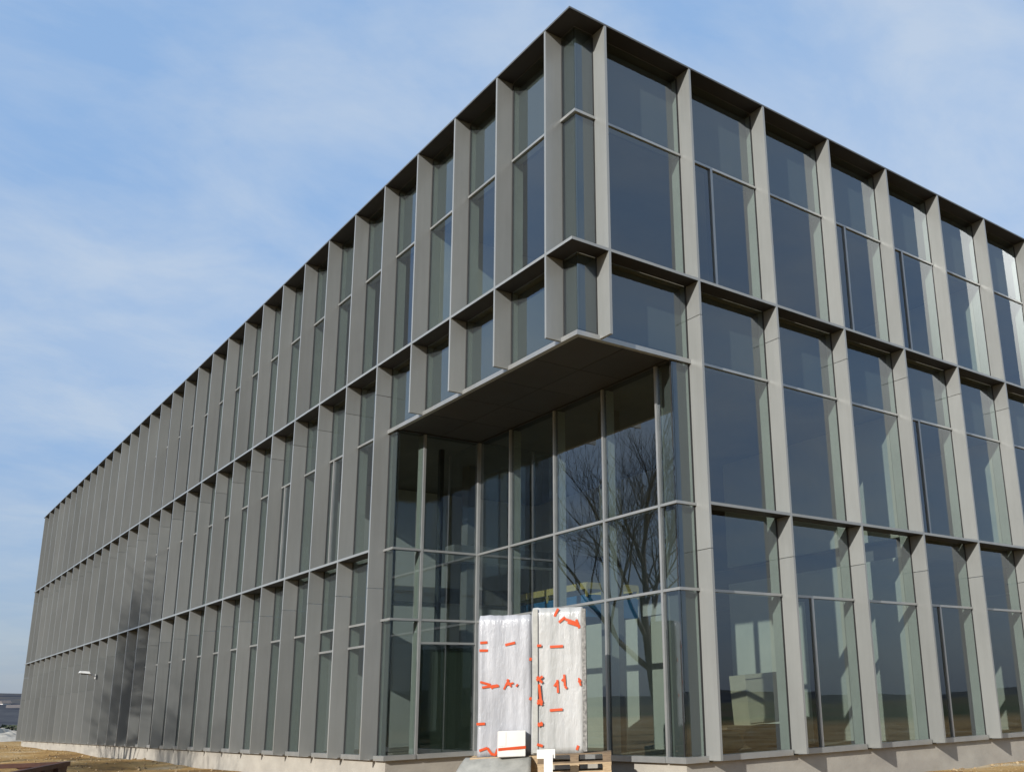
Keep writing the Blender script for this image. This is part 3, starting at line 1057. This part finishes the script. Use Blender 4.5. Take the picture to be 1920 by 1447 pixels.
for x in (-LS - 0.03, -0.04):
    box('rim_tube', x, x + 0.07, 0.041, WS - 0.041, HS - 0.05, HS + 0.008, RUST, SK)
for x in (-0.75, -1.5, -2.3):
    box('rib', x - 0.03, x + 0.03, -0.05, -0.001, 0.08, HS - 0.051, RUST, SK)
v, f = [], []
for j in range(9):
    for i in range(17):
        x, y = -LS + 0.05 + (LS - 0.12) * i / 16, 0.04 + (WS - 0.08) * j / 8
        e = min(1, 4 * min(i, 16 - i) / 16, 4 * min(j, 8 - j) / 8)
        v.append((x, y, HS - 0.22 + 0.18 * e + 0.06 * noise.noise(Vector((x * 2, y * 2, 3)))))
for j in range(8):
    for i in range(16):
        a = j * 17 + i
        f.append((a, a + 1, a + 18, a + 17))
me = bpy.data.meshes.new('earth_fill')
me.from_pydata(v, [], f)
for p in me.polygons:
    p.use_smooth = True
me.materials.append(SANDM)
link('earth_fill', me, SK)

# ------------------------------------------------------------------ things behind the glass
BLUE = surface('blue machine paint', (0.03, 0.16, 0.36), (0.05, 0.21, 0.42), 2, 0.45)
YEL = surface('yellow guard rail paint', (0.50, 0.42, 0.16), (0.58, 0.5, 0.22), 2, 0.5)
STEEL = surface('dark steel', (0.05, 0.05, 0.055), (0.08, 0.08, 0.08), 3, 0.5, 0.5)
LF = thing('scissor_lift', (5.2, 7.6, -0.02), 'blue lift platform with yellow guard rail, raised behind the entrance glass', 'lift')
box('chassis', -0.6, 0.6, -1.3, 1.3, 0.12, 0.55, BLUE, LF)
for sx in (-1, 1):
    for sy in (-0.95, 0.95):
        bm = bmesh.new()
        bmesh.ops.create_cone(bm, cap_ends=True, segments=16, radius1=0.2, radius2=0.2, depth=0.14, matrix=Matrix.Translation((sx * 0.52, sy, 0.2)) @ Matrix.Rotation(R(90), 4, 'Y'))
        me = bpy.data.meshes.new('wheel')
        bm.to_mesh(me)
        bm.free()
        me.materials.append(STEEL)
        link('wheel', me, LF)
for lv in range(3):
    for sx in (-0.42, 0.42):
        z0, z1 = 0.58 + lv * 0.75, 0.58 + (lv + 1) * 0.75
        for s in (-1, 1):
            mb = MB()
            mb.bar((sx + 0.03 * s, -1.05 * s, z0), (sx + 0.03 * s, 1.05 * s, z1), 0.05, 0.1)
            mb.build('scissor_arm', STEEL, LF)
box('platform', -0.75, 0.75, -1.6, 1.6, 2.84, 3.35, BLUE, LF)
for z in (3.55,):
    mb = MB()
    for a, c in (((-0.75, -1.6), (0.75, -1.6)), ((0.75, -1.6), (0.75, 1.6)), ((0.75, 1.6), (-0.75, 1.6)), ((-0.75, 1.6), (-0.75, -1.6))):
        mb.bar((a[0], a[1], z), (c[0], c[1], z), 0.04, 0.15)
    mb.build('guard_rail', YEL, LF)
for sx in (-0.75, 0.75):
    for sy in (-1.6, 0, 1.6):
        mb = MB()
        mb.bar((sx, sy, 3.3), (sx, sy, 3.6), 0.045)
        mb.build('rail_post', YEL, LF)

PALEB = surface('cream crate board', (0.55, 0.51, 0.38), (0.64, 0.6, 0.46), 3, 0.7)
CR = thing('crate', (6.15, 2.4, 0.42), 'cream white crate leaning on brown boards behind the first ground floor pane', 'crate', None, R(-12))
CR.rotation_euler.y = R(-4)
box('crate_body', -0.42, 0.42, -0.3, 0.3, 0.0, 0.98, PALEB, CR)
for z in (0.04, 0.9):
    box('crate_batten', -0.43, 0.43, -0.325, -0.301, z, z + 0.07, PALEB, CR)
TB = thing('board_stack', (5.7, 2.5, -0.02), 'stack of brown boards lying behind the first ground floor pane', 'boards', None, R(6))
for i in range(7):
    z = 0.0 + i * 0.06
    o = box('board', -1.0 + rnd.uniform(-.1, .1), 0.9 + rnd.uniform(-.1, .1), -0.5, 0.5, z, z + 0.052, DARKWOOD, TB)
    o.rotation_euler.z = rnd.uniform(-.05, .05)
SACK = surface('dark green sack', (0.03, 0.055, 0.045), (0.06, 0.09, 0.075), 5, 0.6, 0, 0.5, 10)


def sack(x, y, z, rz, sc, label, mat=SACK):
    bm = bmesh.new()
    bmesh.ops.create_cube(bm, size=1)
    bmesh.ops.subdivide_edges(bm, edges=bm.edges[:], cuts=5, use_grid_fill=True)
    for q in bm.verts:
        p = q.co * 2
        l = max(abs(p.x) ** 3 + abs(p.y) ** 3 + abs(p.z) ** 3, 1e-6) ** (1 / 3)
        p = p / l * max(abs(p.x), abs(p.y), abs(p.z))
        nz = 1 + 0.16 * noise.noise(p * 1.4 + Vector((x, y, 1)))
        q.co = Vector((p.x * sc[0] * nz, p.y * sc[1] * nz, (p.z * nz + 1) * sc[2]))
    me = bpy.data.meshes.new('sack')
    bm.to_mesh(me)
    bm.free()
    for p in me.polygons:
        p.use_smooth = True
    me.materials.append(mat)
    o = link('sack', me, None, (x, y, z))
    o.rotation_euler.z = rz
    tag(o, label, 'sack', 'sacks inside the ground floor')


sack(3.9, 1.2, -0.02, 0.3, (0.5, 0.32, 0.18), 'dark green sack lying flat just inside the first ground floor pane')
sack(5.0, 1.1, -0.02, -0.2, (0.42, 0.3, 0.22), 'plump dark green sack beside the flat sack, before the brown boards')
sack(9.3, 1.4, -0.02, 0.5, (0.5, 0.4, 0.3), 'pale sack slumped behind the split pane beyond the partition', surface('pale sack', (0.35, 0.36, 0.33), (0.5, 0.5, 0.46), 5, 0.7, 0, 0.5, 10))

# ------------------------------------------------------------------ bare trees standing off to the left, mirrored in the entrance glass
BARK = surface('grey-brown bark', (0.05, 0.042, 0.038), (0.10, 0.085, 0.075), 6, 0.9, 0, 0.4, 20)


def bare_tree(name, loc, height, lean, seed, label, r0=0.30, depth=6):
    rr = random.Random(seed)
    t = thing(name, loc, label, 'tree', 'bare trees left of the building')
    tv, tf, cv, cf = [], [], [], []

    def tube(vs, fs, pts, rads, sides):
        k0 = len(vs)
        for i, (p, r) in enumerate(zip(pts, rads)):
            d = (pts[min(i + 1, len(pts) - 1)] - pts[max(i - 1, 0)]).normalized()
            s = d.orthogonal().normalized()
            u = d.cross(s)
            for q in range(sides):
                a = 2 * math.pi * q / sides
                vs.append(p + (s * math.cos(a) + u * math.sin(a)) * r)
        for i in range(len(pts) - 1):
            for q in range(sides):
                q2 = (q + 1) % sides
                fs.append((k0 + i * sides + q, k0 + i * sides + q2, k0 + (i + 1) * sides + q2, k0 + (i + 1) * sides + q))

    def grow(p, d, ln, r, lv):
        n = 5 if lv < 2 else 3
        pts, rads = [p.copy()], [r]
        q, dd = p.copy(), d.copy()
        for i in range(n):
            wob = 0.10 + 0.05 * lv
            dd = (dd + Vector((rr.uniform(-wob, wob), rr.uniform(-wob, wob), rr.uniform(-wob * .5, wob) + 0.03))).normalized()
            q = q + dd * (ln / n)
            pts.append(q.copy())
            rads.append(r * (1 - 0.42 * (i + 1) / n))
        if lv == 0:
            tube(tv, tf, pts, rads, 10)
        else:
            tube(cv, cf, pts, rads, 6 if lv < 3 else 3)
        if lv >= depth:
            return
        kids = (5, 4, 4, 3, 3, 3)[lv] if lv < 6 else 2
        for c in range(kids):
            s = 0.42 + 0.58 * (c + rr.random() * 0.6) / kids if lv else 0.45 + 0.55 * (c + 0.5) / kids
            s = min(s, 1.0)
            fi = s * n
            i0 = min(int(fi), n - 1)
            bp = pts[i0].lerp(pts[i0 + 1], fi - i0)
            br = rads[i0] + (rads[i0 + 1] - rads[i0]) * (fi - i0)
            ax = dd.orthogonal().normalized()
            ax.rotate(Matrix.Rotation(rr.uniform(0, 6.28) if lv else c * 2.4 + rr.uniform(-.4, .4), 3, dd))
            ang = R(rr.uniform(26, 52))
            nd = (dd * math.cos(ang) + ax * math.sin(ang)).normalized()
            nd.z += 0.12
            nd.normalize()
            grow(bp, nd, ln * rr.uniform(0.58, 0.78), max(br * rr.uniform(0.5, 0.68), 0.007), lv + 1)
        grow(q, dd, ln * 0.66, max(rads[-1] * 0.9, 0.007), lv + 1)

    grow(Vector((0, 0, -0.3)), Vector(lean).normalized(), height * 0.36, r0, 0)
    for nm, vs, fs in (('trunk', tv, tf), ('crown', cv, cf)):
        me = bpy.data.meshes.new(nm)
        me.from_pydata([tuple(q) for q in vs], [], fs)
        for p in me.polygons:
            p.use_smooth = True
        me.materials.append(BARK)
        link(nm, me, t)
    return t


bare_tree('bare_tree', (-16.0, 21.7, ground_z(-16, 21.7)), 17.0, (0.10, 0.22, 1), 11, 'large leafless tree mirrored in the entrance glass, trunk leaning', 0.27, 5)
bare_tree('bare_tree', (-19.5, 13.5, ground_z(-19.5, 13.5)), 14.0, (-0.05, -0.08, 1), 23, 'smaller leafless tree beside the large one, shading the middle of the long side', 0.24, 5)

# ------------------------------------------------------------------ far left: spoil heap, hedge, houses on the hill
GRAV = surface('grey broken stone', (0.26, 0.235, 0.19), (0.48, 0.44, 0.37), 1.6, 0.9, 0, 1.0, 5)


def heap(x, y, rx, ry, hh, mat, label, seed):
    v, f = [], []
    nr, na = 20, 54
    for j in range(nr + 1):
        for i in range(na):
            a = 2 * math.pi * i / na
            t = j / nr
            px, py = rx * t * math.cos(a), ry * t * math.sin(a)
            z = hh * (1 - t) ** 1.15 * (1 + 0.4 * noise.noise(Vector((px * 0.8, py * 0.8, seed)))) + (0.34 * noise.noise(Vector((px * 1.5, py * 1.5, seed + 3))) + 0.16 * noise.noise(Vector((px * 3.7, py * 3.7, seed + 7)))) * (1 - t)
            v.append((px, py, z - 0.15))
    for j in range(nr):
        for i in range(na):
            k = (i + 1) % na
            f.append((j * na + i, (j + 1) * na + i, (j + 1) * na + k, j * na + k))
    me = bpy.data.meshes.new('spoil_heap')
    me.from_pydata(v, [], f)
    for p in me.polygons:
        p.use_smooth = True
    me.materials.append(mat)
    o = link('spoil_heap', me, None, (x, y, ground_z(x, y)))
    tag(o, label, 'heap', 'heaps past the far end of the building')


heap(1.2, 82, 4.5, 4.0, 1.35, GRAV, 'grey heap of broken stone just past the far building end', 2)
heap(-2.5, 74, 3.0, 3.0, 0.8, GRAV, 'low pale heap at the left picture edge, nearer than the stone heap', 6)

HEDGE = surface('dark hedge', (0.02, 0.03, 0.015), (0.05, 0.06, 0.03), 4, 0.9)
hb = MB()
r3 = random.Random(5)
for i in range(2600):
    u = r3.random()
    x = -60 + 150 * u
    y = 150 + 6 * math.sin(x * 0.05) + r3.gauss(0, 0.5)
    z = -0.5 + r3.random() ** 0.7 * (1.1 + 0.5 * noise.noise(Vector((x * 0.2, 0, 0))))
    s = r3.uniform(0.15, 0.4)
    d1 = Vector((r3.gauss(0, 1), r3.gauss(0, 1), r3.gauss(0, 1))).normalized() * s
    d2 = d1.orthogonal().normalized() * s * 0.8
    p = Vector((x, y, z))
    hb.add([p - d1, p + d2, p + d1, p - d2], [(0, 1, 2, 3)])
tag(hb.build('hedge', HEDGE), 'dark low hedge across the field past the far building end', 'hedge')

HWALL = surface('white render', (0.62, 0.62, 0.6), (0.7, 0.7, 0.68), 1, 0.8)
HROOF = surface('slate roof', (0.10, 0.09, 0.09), (0.15, 0.13, 0.12), 1, 0.8)


def house(px, py, t, w, d, hh, rz, label):
    p = at_px(px, py, t)
    e = thing('house', p, label, 'house', 'far houses on the hillside', rz)
    box('wall', -w / 2, w / 2, -d / 2, d / 2, -3, hh, HWALL, e)
    mb = MB()
    o = 0.5
    mb.add([(-w / 2 - o, -d / 2 - o, hh), (w / 2 + o, -d / 2 - o, hh), (w / 2 + o, d / 2 + o, hh), (-w / 2 - o, d / 2 + o, hh), (-w / 2 - o, 0, hh + d * 0.42), (w / 2 + o, 0, hh + d * 0.42)],
           [(0, 3, 2, 1), (0, 1, 5, 4), (2, 3, 4, 5), (0, 4, 3), (1, 2, 5)])
    mb.build('roof', HROOF, e)


house(9, 1324, 700, 5.5, 5, 2.2, 0.3, 'tiny white house highest on the far hill at the left edge')
house(25, 1331, 672, 8, 5, 1.6, -0.2, 'longer low white house on the hill, below and right of the highest house')

# loose clods and stones on the ground near the walls
CLOD = surface('clods and stones', (0.20, 0.13, 0.06), (0.38, 0.29, 0.17), 3, 0.95)
cb = MB()
r4 = random.Random(9)
for i in range(1700):
    if i % 3 == 0:
        x, y = r4.uniform(3, 22), -abs(r4.gauss(0, 1.3)) - 0.1
    elif i % 3 == 1:
        x, y = -abs(r4.gauss(0, 2.4)) - 0.1, r4.uniform(5, 56)
    else:
        x, y = r4.uniform(-7, 2), r4.uniform(-5, 60)
    s = min(0.15, 0.012 + abs(r4.gauss(0, 0.022)))
    z = ground_z(x, y) + s * 0.2
    vs = []
    for dx, dy, dz in ((1, 0, 0), (-1, 0, 0), (0, 1, 0), (0, -1, 0), (0, 0, 1), (0, 0, -1)):
        k = s * r4.uniform(0.6, 1.2)
        vs.append((x + dx * k + r4.uniform(-.3, .3) * s, y + dy * k + r4.uniform(-.3, .3) * s, z + dz * k * 0.7))
    cb.add(vs, [(0, 2, 4), (2, 1, 4), (1, 3, 4), (3, 0, 4), (2, 0, 5), (1, 2, 5), (3, 1, 5), (0, 3, 5)])
tag(cb.build('clods', CLOD), 'loose clods and stones strewn over the sandy ground', 'stones', kind='stuff')
